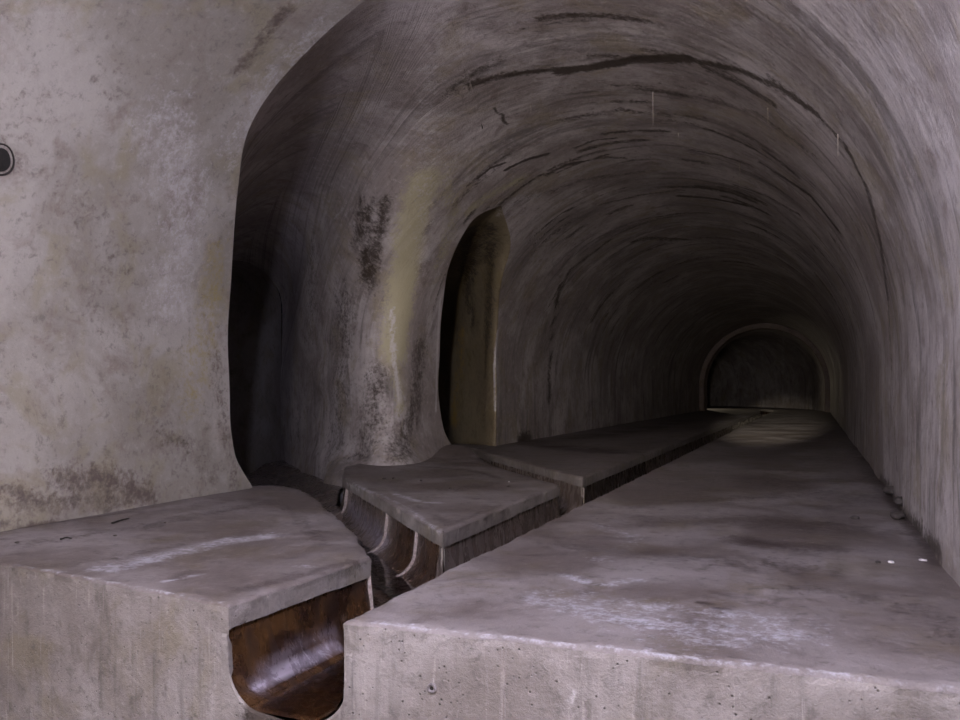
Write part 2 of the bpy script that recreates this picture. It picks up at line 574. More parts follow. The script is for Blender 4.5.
def outline(P, fine=.03):
    pts, kinds = [], []
    n = len(P)
    for i in range(n):
        a, k = P[i]; b = P[(i + 1) % n][0]
        L = math.dist(a, b)
        m = 0
        t = 0.0
        while t < L - 1e-6:
            v = a[1] + (b[1] - a[1]) * t / L
            st = fine if v < 9 else (.10 if v < 16 else .6)
            if k == 'w': st = .4
            x = a[0] + (b[0] - a[0]) * t / L
            pts.append((x, v)); kinds.append(k if t > 0 else (k if P[i - 1][1] == k else ('f' if 'f' in (k, P[i - 1][1]) else k)))
            t += st
            if L - t < st * .5: break
    return pts, kinds

def bench(name, P, mat_top, mat_face, lip=.115, inset=.03, rise=None):
    pts, kinds = outline(P)
    n = len(pts)
    arr = np.array(pts)
    nrm = np.zeros_like(arr)
    for i in range(n):
        e = arr[(i + 1) % n] - arr[i - 1]
        e = e / (np.linalg.norm(e) + 1e-12)
        nrm[i] = (-e[1], e[0])              # inward
    arr0 = arr.copy()
    for i in range(n):                       # worn, chipped edges
        if kinds[i] == 'w': continue
        x, y = arr[i]
        w = fbm(x * 6, y * 6, 1.3, 5) * .016
        c = fbm(x * 2.2, y * 2.2, 7.7, 2)
        if c > .38: w += (c - .38) * .07 * (1 + fbm(x * 20, y * 20, 3, 2))
        arr[i] = arr[i] + nrm[i] * max(-.008, w)
        arr0[i] = arr0[i] + nrm[i] * fbm(x * 1.5, y * 1.5, 5.5, 2) * .006
    bev = .016
    top_out = arr + nrm * bev
    # interior points
    lo, hi = arr.min(0), arr.max(0)
    g = []
    v = lo[1]
    while v < hi[1]:
        st = .05 if v < 10 else (.10 if v < 16 else .5)
        xs = np.arange(lo[0], hi[0], st) + rng.uniform(0, st)
        for x in xs: g.append((x, v + rng.uniform(-.2, .2) * st))
        v += st
    g = np.array(g)
    stp = np.where(g[:, 1] < 10, .05, np.where(g[:, 1] < 16, .10, .5))
    g = g[poly_dist(top_out, g) < -stp * .5]
    allp = [Vector(p) for p in top_out] + [Vector(p) for p in g]
    vs, es, fs, ov, oe, of = delaunay_2d_cdt(allp, [], [list(range(n))], 1, 1e-5)
    V, U = [], []
    for p in vs:
        x, y = path(p.x - AX, p.y)
        z = fbm(p.x * 1.1, p.y * 1.1, 4, 3) * .007 + fbm(p.x * 7, p.y * 7, 4, 2) * .002
        if rise: z += rise(p.x, p.y)
        V.append([x, y, z]); U.append((p.x, p.y))
    top_faces = [tuple(f) for f in fs]
    # find top outline vertices in the result
    lookup = {}
    for i, o in enumerate(ov):
        for k in o: lookup[k] = i
    ring0 = [lookup[i] for i in range(n)]
    def add_ring(offs, z, src=None):
        src = arr0 if src is None else src
        ids = []
        for i in range(n):
            q = src[i] + nrm[i] * (offs[i])
            x, y = path(q[0] - AX, q[1])
            zz = z
            if rise: zz += rise(q[0], q[1])
            if -.2 < z < -.05: zz += fbm(q[0] * 3, q[1] * 3, 9, 3) * .006
            V.append([x, y, zz]); U.append((q[0], q[1])); ids.append(len(V) - 1)
        return ids
    z0 = np.zeros(n)
    ins = np.array([inset if k == 'c' else 0 for k in kinds])
    rings = [ring0, add_ring(z0, -bev, arr), add_ring(z0, -.04, (arr + 2 * arr0) / 3), add_ring(z0, -lip), add_ring(ins, -lip - .008)]
    for z in (-.2, -.3, -.4, -.5, -.65, -.8, -1.0):
        rings.append(add_ring(ins, z))
    side = []
    for a, b in zip(rings[:-1], rings[1:]):
        for i in range(n):
            j = (i + 1) % n
            side.append((a[j], a[i], b[i], b[j]))
    root = mesh_obj(name, V, top_faces + side, mat_top, smooth=False, uv=U, paint=True)
    root.data.materials.append(mat_face)
    nt = len(top_faces)
    mi = np.zeros(len(root.data.polygons), dtype=np.int32); mi[nt + n:] = 1
    sm = np.zeros(len(root.data.polygons), dtype=bool); sm[:nt + n] = True
    root.data.polygons.foreach_set('material_index', mi)
    root.data.polygons.foreach_set('use_smooth', sm)
    return root, arr0, nrm, kinds

def mid_rise(x, y):
    d = math.hypot(x + 5.3, y - 11.5)
    return .15 * math.exp(-(d / .75) ** 2)
bench_front, a_front, n_front, k_front = bench('concrete_platform', P_FRONT, M_top, M_face)
tag(bench_front, 'pale concrete platform in front of the left wall, rounded at the back', 'platform')
bench_mid, a_mid, n_mid, k_mid = bench('concrete_platform', P_MID, M_top, M_face, rise=mid_rise)
tag(bench_mid, 'wedge-shaped concrete platform between the two side drains, at the foot of the rounded pier', 'platform')
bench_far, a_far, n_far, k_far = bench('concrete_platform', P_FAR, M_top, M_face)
tag(bench_far, 'long narrow concrete ledge running away along the left tunnel wall beyond the second side mouth', 'platform')
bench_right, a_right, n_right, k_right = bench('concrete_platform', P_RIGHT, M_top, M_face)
tag(bench_right, 'broad concrete walkway with upright front face, along the right wall into the dark', 'platform')

# ------------------------------------------------------------------ drain channels
ZC, RC = -.47, .21
def u_of(d):
    """channel floor height at distance d from the nearest bank"""
    d = np.clip(d, 0, None)
    q = np.clip(RC - d, 0, RC)
    return ZC + RC - np.sqrt(np.maximum(0, RC ** 2 - q ** 2)) - .012 * np.clip((d - RC) / .1, 0, 1)

solidA = [p for p, k in P_FRONT]
left_wall_line = [(-5.40, 6.72)]
# walls of the branches count as banks too
dvec = Vector((-math.sin(math.radians(42)), math.cos(math.radians(42)), 0))
W1L = [(-5.2, 6.98), (-5.40, 6.93)] + [tuple((Vector((-5.36, 6.72, 0)) + dvec * t)[:2]) for t in (1, 6)] + [(-12, 8), (-7, 4)]
W1R = [(-4.93, 7.82), (-5.12, 8.05)] + [tuple((Vector((-5.0, 8.0, 0)) + dvec * t)[:2]) for t in (1, 6)] + [(-7, 13.5), (-5.9, 10)]
SOL = [[p for p, k in P_FRONT], [p for p, k in P_MID], [p for p, k in P_FAR], [p for p, k in P_RIGHT], W1L, W1R,
       [(-5.2, 11.8), (-5.6, 12.1)] + [tuple((Vector((-5.36, 11.95, 0)) + dvec * t)[:2]) for t in (1, 5)] + [(-11, 13), (-6, 10)]]

def field(name, parent, x0, x1, y0, y1, step, keep):
    xs = np.arange(x0, x1 + step, step); ys = np.arange(y0, y1 + step, step)
    X, Y = np.meshgrid(xs, ys)
    pts = np.stack([X.ravel(), Y.ravel()], 1)
    d = np.full(len(pts), 1e9)
    db = np.full(len(pts), 1e9)
    for i, s in enumerate(SOL):
        q = poly_dist(s, pts)
        d = np.minimum(d, q)
        if i < 4: db = np.minimum(db, q)
        elif i > 4: dw = q if i == 5 else np.minimum(dw, q)
    z = np.maximum(u_of(db), ZC + .17 * np.clip(1 - np.clip(dw, 0, None) / .45, 0, 1) ** 1.3)
    ok = (db > .055) & (d > -.7) & keep(pts)
    idx = -np.ones(len(pts), int)
    idx[ok] = np.arange(ok.sum())
    nx = len(xs)
    I = idx.reshape(len(ys), nx)
    a, b, c, e = I[:-1, :-1], I[:-1, 1:], I[1:, 1:], I[1:, :-1]
    m = (a >= 0) & (b >= 0) & (c >= 0) & (e >= 0)
    Fc = np.stack([a[m], b[m], c[m], e[m]], 1)
    V = np.stack([pts[ok, 0], pts[ok, 1], z[ok]], 1)
    return mesh_obj(name, V.tolist(), Fc.tolist(), M_lining, parent, paint=True)

def bank_wall(name, parent, arr, nrm, kinds, sel):
    """upright part of the lining under the platform's lip"""
    V, Fc = [], []
    prev = False
    n = len(arr)
    last = None
    for i in list(range(n)) + [0]:
        x, v = arr[i]
        if kinds[i] != 'c' and kinds[i] != 'f' or not sel(x, v):
            last = None; continue
        row = [(-.012, -.118), (-.010, -.19)] + [(d_, float(u_of(np.array([d_]))[0])) for d_ in (0, .004, .012, .025, .045, .07, .10, .13)]
        for d_, z in row:
            nv = nrm[i]
            if v < 3.3: nv = np.array([-1.0, 0]) if x < -2.2 else np.array([1.0, 0])
            q = arr[i] - nv * d_
            q[1] = max(q[1], 2.996)
            px, py = path(q[0] - AX, q[1])
            V.append((px, py, z + (.003 if d_ > .05 else 0)))
        m = len(row)
        cur = len(V) - m
        if last is not None:
            for k in range(m - 1): Fc.append((last + k, cur + k, cur + k + 1, last + k + 1))
        last = cur
    return mesh_obj(name, V, Fc, M_lining, parent, paint=True)

main_ch = empty('drain_channel', (-2.19, 3.0, ZC))
tag(main_ch, 'main brown lined drain channel cut between the platforms, running back up the tunnel', 'drain channel')
bank_sel = lambda x, v: -2.6 < x < -2.3 or x > -1.95
def fix_parent(o, root):
    o.parent = root
    o.matrix_parent_inverse = root.matrix_world.inverted() if False else o.matrix_parent_inverse
    o.location = (-root.location.x, -root.location.y, -root.location.z)
mf = field('channel_bed', None, -2.56, -1.84, 2.99, 15.0, .02, lambda p: p[:, 0] > -2.52)
# long straight and the bend
V, Fc = [], []
dd = np.linspace(0, .6, 17)
vs_ = list(np.arange(14.9, VB + 24, .4))
for v in vs_:
    for d_ in dd:
        x, y = path(-2.49 + d_ - AX, v)
        V.append((x, y, float(u_of(np.array([min(d_, .6 - d_)]))[0])))
for i in range(len(vs_) - 1):
    for j in range(16):
        a = i * 17 + j
        Fc.append((a, a + 1, a + 18, a + 17))
mfar = mesh_obj('channel_bed', V, Fc, M_lining, paint=True)
w1 = bank_wall('channel_side', None, a_front, n_front, k_front, lambda x, v: x > -2.535 and v < 4.2)
w2 = bank_wall('channel_side', None, a_mid, n_mid, k_mid, lambda x, v: x > -2.53 and v > 5.1)
w3 = bank_wall('channel_side', None, a_far, n_far, k_far, lambda x, v: x > -2.53)
w4 = bank_wall('channel_side', None, a_right, n_right, k_right, lambda x, v: x < -1.86 and v > 2.97)
# concrete under the channel's open end
V, Fc = [], []
xs = np.linspace(-2.56, -1.85, 48)
for x in xs:
    d_ = min(x + 2.515, -1.885 - x)
    zt = float(u_of(np.array([d_ + .006]))[0]) if d_ > 0 else -.13 + 0 * d_
    for (y, z) in ((3.02, zt - .06), (2.992, zt - .004), (2.985, zt - .02), (2.985, -.55), (2.985, -.78), (2.985, -1.0)):
        V.append((x, y, z))
for i in range(len(xs) - 1):
    for j in range(5):
        a = i * 6 + j
        Fc.append((a, a + 6, a + 7, a + 1))
endf = mesh_obj('channel_end', V, Fc, M_face, smooth=False, paint=True)
for o in (mf, mfar, w1, w2, w3, w4, endf): fix_parent(o, main_ch)

br1 = empty('drain_channel', (-3.7, 6.2, ZC))
tag(br1, 'curved brown side drain coming from the large dark mouth to the main channel', 'drain channel')
f1 = field('channel_bed', None, -9.2, -2.48, 4.0, 12.6, .025,
           lambda p: (p[:, 0] <= -2.48) & (p[:, 1] < 7.5 + (-p[:, 0] - 3.5) * 1.3) & (p[:, 1] - 4.0 > (-2.4 - p[:, 0]) * .6))
w5 = bank_wall('channel_side', None, a_front, n_front, k_front, lambda x, v: v > 4.17 and x < -2.4)
w6 = bank_wall('channel_side', None, a_mid, n_mid, k_mid, lambda x, v: v < 8.1 and (x < -2.52 or v < 5.16))
def joint(t, w=.016, p=None, nn=None):
    """mortar ring between two lining pieces on the mid platform's bank"""
    a, b = Vector((-2.43, 5.13)), Vector((-4.93, 7.82))
    if p is None:
        p = a.lerp(b, t)
        e = (b - a).normalized(); nn = Vector((-e.y, e.x))
        if nn.x > 0: nn = -nn
    else:
        e = Vector((-nn.y, nn.x))
    pr = [(-.004, -.11)] + [(.012 + RC * (1 - math.cos(q)), ZC + RC - RC * math.sin(q)) for q in np.linspace(0, 1.45, 12)]
    V, Fc = [], []
    for k, (d_, z) in enumerate(pr):
        for sgn in (-.5, .5):
            for lift in (-.02, .013):
                ang = 0 if k == 0 else np.linspace(0, 1.45, 12)[k - 1]
                q = p + e * (sgn * w) + nn * (d_ + lift * math.cos(ang))
                V.append((q.x, q.y, z + lift * math.sin(ang)))
    for k in range(len(pr) - 1):
        a0, b0 = k * 4, k * 4 + 4
        Fc += [(a0 + 1, b0 + 1, b0 + 3, a0 + 3), (a0, b0, b0 + 1, a0 + 1), (a0 + 2, a0 + 3, b0 + 3, b0 + 2)]
    return mesh_obj('mortar_joint', V, Fc, M_mortar, smooth=False)
js = [joint(.19), joint(.46), joint(.99), joint(0, .03, Vector((-2.47, 4.18)), Vector((.92, .39)))]
for o in [f1, w5, w6] + js: fix_parent(o, br1)

br2 = empty('drain_channel', (-3.6, 10.0, ZC))
tag(br2, 'narrow side drain between the wedge platform and the far ledge, from the second mouth', 'drain channel')
f2 = field('channel_bed', None, -9.0, -2.48, 8.0, 16.0, .02,
           lambda p: (p[:, 0] <= -2.48) & (p[:, 1] > 8.0 + (-2.5 - p[:, 0]) * 1.0) & (p[:, 1] < 9.4 + (-2.4 - p[:, 0]) * 1.5))
w7 = bank_wall('channel_side', None, a_mid, n_mid, k_mid, lambda x, v: v > 8.16)
w8 = bank_wall('channel_side', None, a_far, n_far, k_far, lambda x, v: v < 12.8 and x < -2.46)
for o in (f2, w7, w8): fix_parent(o, br2)

# ------------------------------------------------------------------ water lying in the channels
def water_sheet(name, poly, z, wav=.004, step=.04):
    pl = np.array(poly)
    lo, hi = pl.min(0), pl.max(0)
    X, Y = np.meshgrid(np.arange(lo[0], hi[0], step), np.arange(lo[1], hi[1], step))
    g = np.stack([X.ravel(), Y.ravel()], 1)
    g = g[poly_dist(pl, g) < -step * .4]
    vs, es, fs, *_ = delaunay_2d_cdt([Vector(p) for p in pl] + [Vector(p) for p in g], [], [list(range(len(pl)))], 1, 1e-5)
    return mesh_obj(name, [(p.x, p.y, z + fbm(p.x * 2, p.y * 2, 2, 2) * wav) for p in vs], [tuple(f) for f in fs], M_water)
wm = water_sheet('water', [(-2.36, 3.0), (-2.04, 3.0), (-2.03, 9), (-2.03, 24), (-2.35, 24), (-2.35, 8.6), (-2.36, 5.0)], ZC + .018)
tag(wm, 'thin film of water along the bottom of the main channel', 'water')
wb = water_sheet('water', [(-2.37, 4.55), (-2.37, 4.98), (-3.05, 5.62), (-4.05, 6.74), (-4.9, 7.5), (-5.25, 7.9), (-5.5, 7.6), (-5.1, 7.16), (-4.25, 6.5), (-3.3, 5.5)], ZC + .02)
tag(wb, 'shallow water shining in the curved side drain below the wedge platform', 'water')

# ------------------------------------------------------------------ loose things
deps_objs = [o for o in COL.objects if o.type == 'MESH' and o not in (wm, wb)]
def world_bvh():
    V, Fc = [], []
    for o in deps_objs:
        off = len(V)
        L = o.location; pl = o.parent.location if o.parent else Vector((0, 0, 0))
        V += [v.co + L + pl for v in o.data.vertices]
        Fc += [tuple(i + off for i in p.vertices) for p in o.data.polygons]
    return BVHTree.FromPolygons(V, Fc)
BVH = world_bvh()
def hit(px, py):
    d = ray(px, py)
    loc, nor, idx, dist = BVH.ray_cast(CAM, d)
    if nor is not None and nor.dot(d) > 0: nor = -nor
    return loc, nor
def drop(x, y, z=3):
    loc, nor, i, d = BVH.ray_cast(Vector((x, y, z)), Vector((0, 0, -1)))
    return loc

def stone(name, px, py, size, mat, label, cat, group=None, flat=.5, seed=0):
    p, n = hit(px, py)
    bm = bmesh.new()
    bmesh.ops.create_icosphere(bm, subdivisions=2, radius=1)
    rr = random.Random(seed + int(px))
    for v in bm.verts:
        w = 1 + .3 * mnoise.noise(v.co * 1.3 + Vector((px, py, seed)))
        v.co = Vector((v.co.x * size * w * rr.uniform(.95, 1.05), v.co.y * size * .7 * w, v.co.z * size * flat * w))
    me = bpy.data.meshes.new(name); bm.to_mesh(me); bm.free()
    me.materials.append(mat)
    o = bpy.data.objects.new(name, me); COL.objects.link(o)
    o.location = p + Vector((0, 0, size * flat * .72)); o.rotation_euler = (0, 0, rr.uniform(0, 6))
    tag(o, label, cat, group)
    return o
def twig(px0, px1, r, bend, label, z=.0):
    a, _ = hit(*px0); b, _ = hit(*px1)
    V, Fc = [], []
    N, K = 12, 6
    side = (b - a).cross(Vector((0, 0, 1))).normalized()
    for i in range(N + 1):
        t = i / N
        c = a.lerp(b, t) + side * bend * math.sin(math.pi * t) + Vector((0, 0, r * .9 + .012 * math.sin(math.pi * t) ** 2 * (1 if bend else .2)))
        rad = r * (1 - .5 * t) * (1 + .2 * math.sin(i * 2.1))
        for k in range(K):
            an = 2 * math.pi * k / K
            V.append(c + side * (rad * math.cos(an)) + Vector((0, 0, rad * math.sin(an))))
    for i in range(N):
        for k in range(K):
            Fc.append((i * K + k, i * K + (k + 1) % K, (i + 1) * K + (k + 1) % K, (i + 1) * K + k))
    Fc += [tuple(range(K)), tuple(N * K + k for k in range(K))]
    o = mesh_obj('twig', V, Fc, M_twig)
    tag(o, label, 'twig')
    return o
twig((112, 524), (129, 519), .008, .0, 'straight dark twig lying on the front platform near the left wall')
twig((60, 540), (72, 539), .007, .03, 'small curled dark twig on the front platform, nearer its front edge')
for i, (px, py, sz, lb) in enumerate([
    (115, 536, .013, 'tiny dark pebble on the front platform below the straight twig'),
    (17, 543, .014, 'dark pebble at the far left of the front platform'),
    (165, 523, .010, 'tiny dark pebble on the front platform right of the straight twig'),
    (384, 479, .022, 'left pebble of a pair at the pier end of the wedge platform'),
    (393, 479, .024, 'right pebble of a pair at the pier end of the wedge platform'),
    (421, 481, .022, 'single dark pebble in the middle of the wedge platform'),
    (450, 489, .024, 'dark pebble on the wedge platform near the main channel'),
    (508, 487, .018, 'tiny pebble on the wedge platform close to its right corner'),
    (878, 563, .018, 'dark pebble beside the white chip on the walkway'),
    (893, 494, .10, 'dark rubble lump at the foot of the right wall, farthest of three'),
    (902, 504, .08, 'dark rubble lump against the right wall, middle of three'),
    (898, 519, .08, 'dark rubble lump at the right wall foot, nearest of three'),
    (855, 519, .035, 'dark flat stone out on the walkway left of the rubble'),
]):
    stone('pebble' if sz < .03 else 'rubble_stone', px, py, sz, M_stone, lb, 'pebble' if sz < .03 else 'stone', flat=.45, seed=i)
stone('white_chip', 891, 563, .026, M_chip, 'bright white chip on the walkway near the right wall', 'chip', flat=.3, seed=31)
stone('white_chip', 923, 561, .026, plain('grey_chip', (.5, .46, .47)), 'dull pale chip on the walkway, closest to the right wall', 'chip', flat=.3, seed=33)
stone('white_chip', 509, 482, .012, M_chip, 'tiny pale chip on the wedge platform by its channel edge', 'chip', flat=.4, seed=35)

# dark round weep hole in the left wall, half out of frame
p, n = hit(-1, 160)
hole = empty('weep_hole', p)
tag(hole, 'dark round weep hole in the upper left wall, cut by the picture edge', 'hole')
def disc_ring(name, r0, r1, depth, mat, parent, org, nrm):
    t1 = nrm.cross(Vector((0, 0, 1))).normalized(); t2 = nrm.cross(t1)
    V, Fc = [], []
    K = 28
    rows = [(r1, -.01), (r1, .006), ((r0 + r1) / 2, .010), (r0, .004), (r0 * .95, -.004), (r0 * .8, -depth)] if depth is not None else None
    for (r, h) in rows:
        for k in range(K):
            a = 2 * math.pi * k / K
            V.append((t1 * math.cos(a) + t2 * math.sin(a)) * r * (1 + .05 * math.sin(3 * a)) + nrm * h)
    for i in range(len(rows) - 1):
        for k in range(K):
            Fc.append((i * K + k, i * K + (k + 1) % K, (i + 1) * K + (k + 1) % K, (i + 1) * K + k))
    o = mesh_obj(name, V, Fc, mat, parent)
    V2 = V[-K:]
    return o, V2
o, last = disc_ring('rim', .100, .110, -.001, M_rust, hole, p, n)
mesh_obj('bore', [v + n * .004 for v in last], [tuple(range(28))], M_hole, hole, smooth=False)
# form-tie hole in the walkway's front face
p, n = hit(432, 688)
o, last = disc_ring('tie_hole', .010, .022, -.001, plain('tie_rim', (.16, .14, .14)), bench_right, p, n)
o.location = p
bo = mesh_obj('bore', [v + n * .003 for v in last], [tuple(range(28))], M_hole, o, smooth=False)

# thin solid threads standing in for streaks of falling drops
M_drip = plain('pale_drip', (.42, .36, .30), .4)
def drip(px, y0, y1, depth, r, label):
    d0, d1 = ray(px, y0), ray(px, y1)
    hz = math.hypot(d0.x, d0.y)
    a = CAM + d0 * (depth / hz); b = CAM + d1 * (depth / math.hypot(d1.x, d1.y))
    loc, nr, i, dist = BVH.ray_cast(Vector((a.x, a.y, b.z)), Vector((0, 0, 1)))
    top = loc.z if loc else a.z
    V, Fc = [], []
    zs = np.linspace(top + .005, b.z, 10)
    for i, z in enumerate(zs):
        rr = r * (1.6 - 1.0 * min(1, i / 3)) if i < 9 else r * .3
        for k in range(6):
            an = k * math.pi / 3
            V.append((a.x + rr * math.cos(an) + fbm(z * 3, px, 0, 2) * .004, a.y + rr * math.sin(an), z))
    for i in range(9):
        for k in range(6): Fc.append((i * 6 + k, i * 6 + (k + 1) % 6, (i + 1) * 6 + (k + 1) % 6, (i + 1) * 6 + k))
    o = mesh_obj('drip_streak', V, Fc, M_drip)
    tag(o, label, 'mineral straw', 'drip streaks hanging from the vault')
    return o

def hang(px, py, length, r, label):
    p, n = hit(px, py)
    V, Fc = [], []
    for i in range(10):
        z = p.z + .01 - (length + .01) * i / 9
        rr = r * (1.5 - .9 * min(1, i / 4)) * (1 if i < 9 else .35)
        for k in range(6):
            an = k * math.pi / 3
            V.append((p.x + rr * math.cos(an), p.y + rr * math.sin(an), z))
    for i in range(9):
        for k in range(6): Fc.append((i * 6 + k, i * 6 + (k + 1) % 6, (i + 1) * 6 + (k + 1) % 6, (i + 1) * 6 + k))
    Fc.append(tuple(54 + k for k in range(6)))
    o = mesh_obj('drip_streak', V, Fc, M_drip)
    tag(o, label, 'mineral straw', 'drip streaks hanging from the vault')
hang(653, 92, .36, .0028, 'longest thin pale drip streak hanging just below the dark crack in the crown')
hang(740, 163, .32, .0028, 'thin pale drip streak hanging among the dark scars right of the crown')
hang(768, 108, .16, .0028, 'short thin drip streak hanging right of the longest one, under the crack')
hang(678, 133, .14, .0028, 'short thin drip streak just right of and below the longest straw')
hang(838, 134, .18, .0028, 'thin drip streak hanging close to the right end of the dark crack')
hang(531, 105, .10, .0028, 'short thin drip streak at the left under the dark crack')

# ------------------------------------------------------------------ stains and broad tone marks painted on the surfaces
def stroke(attr, pts, rad, strength=1.0, only=None):
    P3 = []
    if len(pts) > 1:
        dn = []
        for a, b in zip(pts[:-1], pts[1:]):
            m = max(1, int(math.dist(a, b) / 10))
            dn += [(a[0] + (b[0] - a[0]) * i / m, a[1] + (b[1] - a[1]) * i / m) for i in range(m)]
        pts = dn + [pts[-1]]
    for p in pts:
        loc, n = hit(*p)
        if loc is not None: P3.append(loc)
    stroke3(attr, P3, rad, strength, only)
def arc3(attr, a0, a1, y0, y1, rad, strength):
    P3 = [Vector((AX - R * math.cos(a0 + (a1 - a0) * t / 8), y0 + (y1 - y0) * t / 8, ZS + R * math.sin(a0 + (a1 - a0) * t / 8))) for t in range(9)]
    stroke3(attr, P3, rad, strength, VAULT)
VAULT = [wall_left2, ceiling, wall_right]
def stroke3(attr, P3, rad, strength=1.0, only=None):
    if not P3: return
    segs = list(zip(P3[:-1], P3[1:])) if len(P3) > 1 else [(P3[0], P3[0])]
    for o, d in PAINT.items():
        if only and o not in only: continue
        off = np.array(o.location) + (np.array(o.parent.location) if o.parent else 0)
        co = d['co'] + off
        lo = np.min([list(p) for p in P3], 0) - rad; hi = np.max([list(p) for p in P3], 0) + rad
        m = np.all((co > lo) & (co < hi), 1)
        if not m.any(): continue
        c = co[m]
        best = np.full(len(c), 1e9)
        for a, b in segs:
            a_, e = np.array(a), np.array(b - a)
            t = np.clip(((c - a_) @ e) / max(1e-9, e @ e), 0, 1)
            best = np.minimum(best, np.linalg.norm(c - a_ - t[:, None] * e, axis=1))
        w = np.clip(1 - best / rad, 0, 1)
        w = w * w * (3 - 2 * w) * strength
        d[attr][m] = np.maximum(d[attr][m], w)

# the long dark crack of the construction joint
stroke('dark', [(470, 84), (500, 76), (545, 70), (590, 67), (640, 60), (690, 60), (740, 70), (780, 88), (815, 112)], .13, .85)
stroke('dark', [(560, 72), (600, 66), (640, 58), (690, 58)], .15, 1.1)
stroke('dark', [(815, 112), (845, 145), (868, 190), (880, 240), (888, 300)], .10, .7)
stroke('dark', [(888, 300), (892, 380), (897, 470)], .10, .45)
# gouges in the vault
for pts, r, s in [([(494, 108), (497, 113), (503, 115), (503, 121), (507, 124)], .04, .7), ([(478, 178), (490, 168), (505, 163)], .06, .9),
                  ([(505, 170), (525, 160), (547, 154)], .07, 1.0), ([(547, 175), (565, 165), (585, 161)], .08, .95),
                  ([(575, 148), (595, 140), (615, 138)], .06, .8), ([(580, 162), (605, 157), (625, 158)], .07, .7),
                  ([(680, 196), (710, 198), (745, 205)], .14, .9), ([(690, 150), (720, 155), (750, 165)], .10, .7),
                  ([(780, 175), (810, 195), (838, 230)], .13, .9), ([(735, 185), (765, 195), (800, 215)], .12, .6),
                  ([(630, 242), (650, 238), (690, 240)], .2, .7), ([(600, 205), (640, 195), (680, 190)], .12, .55),
                  ([(560, 285), (552, 330), (549, 400)], .16, .75), ([(610, 240), (570, 270), (556, 300)], .14, .6),
                  ([(500, 60), (470, 75), (445, 95)], .15, .5), ([(700, 95), (760, 115), (820, 160)], .15, .4),
                  ([(560, 120), (620, 110), (700, 118)], .18, .45), ([(540, 195), (580, 180), (640, 172)], .15, .45)]:
    stroke('dark', pts, r, s)
# smears along the rings of the vault
rs = random.Random(11)
for k in range(120):
    an = math.radians(rs.uniform(15, 165)); y = rs.uniform(6.5, 22); da = rs.uniform(.06, .35)
    arc3('dark', an, an + da, y, y + rs.uniform(-.06, .06), rs.uniform(.03, .16) * (1 + max(0, y - 9) * .06), rs.uniform(.35, .7))
for k in range(40):
    an = math.radians(rs.uniform(10, 165)); y = rs.uniform(6.0, 16); da = rs.uniform(.06, .3)
    arc3('pale', an, an + da, y, y + rs.uniform(-.06, .06), rs.uniform(.03, .12), rs.uniform(.3, .5))
# left wall
stroke('dark', [(288, 8), (268, 30), (250, 55), (236, 72)], .12, .62)
stroke('dark', [(60, 480), (100, 478), (150, 495)], .25, .60)
stroke('dark', [(0, 495), (40, 500), (120, 500)], .22, .5)
stroke('dark', [(215, 360), (222, 420), (236, 480)], .20, .42)
stroke('dark', [(150, 430), (190, 450), (215, 480)], .25, .35)
stroke('dark', [(0, 527), (60, 522), (130, 512)], .05, .8)
stroke('dark', [(100, 245), (115, 258), (130, 272)], .02, .7)
stroke('dark', [(0, 160)], .30, .55)
for pts in ([(110, 80), (130, 90)], [(20, 120), (40, 100)], [(120, 250), (90, 300), (120, 330)], [(60, 190), (85, 215)]):
    stroke('dark', pts, .4, .25)
stroke('pale', [(160, 120), (190, 200), (170, 300)], .6, .45)
stroke('pale', [(330, 20), (270, 80), (232, 150)], .35, .4)
stroke('ochre', [(215, 250), (205, 340), (190, 400)], .4, .42)
# pier and branch walls
stroke('ochre', [(425, 180), (412, 230), (402, 290), (396, 350)], .42, 1.0)
stroke('ochre', [(440, 170), (455, 215), (440, 260)], .35, .45)
stroke('ochre', [(398, 340), (396, 380), (402, 410)], .2, .6)
stroke('pale', [(432, 70), (430, 140), (425, 200), (425, 260)], .40, .30)
stroke('pale', [(392, 310), (394, 360), (400, 400)], .09, .7)
stroke('pale', [(440, 300), (437, 360), (436, 410)], .06, .9)
stroke('pale', [(500, 215), (515, 200), (540, 195)], .2, .5)
stroke('ochre', [(470, 210), (490, 195), (520, 180)], .25, .6)
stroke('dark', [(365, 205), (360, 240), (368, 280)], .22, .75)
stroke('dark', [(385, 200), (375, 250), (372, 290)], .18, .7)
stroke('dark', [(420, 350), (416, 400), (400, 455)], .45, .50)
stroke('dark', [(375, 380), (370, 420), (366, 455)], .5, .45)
stroke('dark', [(345, 300), (340, 380), (335, 450)], .6, .42)  # broad darker tone down the branch wall
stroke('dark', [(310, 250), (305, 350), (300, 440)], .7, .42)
stroke('dark', [(488, 225), (490, 280), (487, 340)], .3, .6, only=[b2])
stroke('dark', [(487, 320), (485, 380), (484, 430)], .1, .6, only=[b2])
stroke('pale', [(292, 214), (340, 214), (382, 200)], .05, .55)
stroke('ochre', [(460, 330), (458, 390), (456, 420)], .35, .9, only=[b2])
stroke('dark', [(470, 230), (468, 290), (472, 320)], .4, .7, only=[b2])
stroke('pale', [(498, 330), (494, 370), (495, 410)], .06, .8)
stroke('pale', [(530, 330), (525, 380), (520, 410)], .3, .4)
stroke('pale', [(575, 330), (590, 370), (600, 400)], .3, .4)
for x, y0, y1 in ((568, 380, 405), (609, 375, 420), (625, 365, 410), (654, 365, 408), (783, 330, 395)):
    stroke('pale', [(x, y0), (x, y1)], .12, .8)
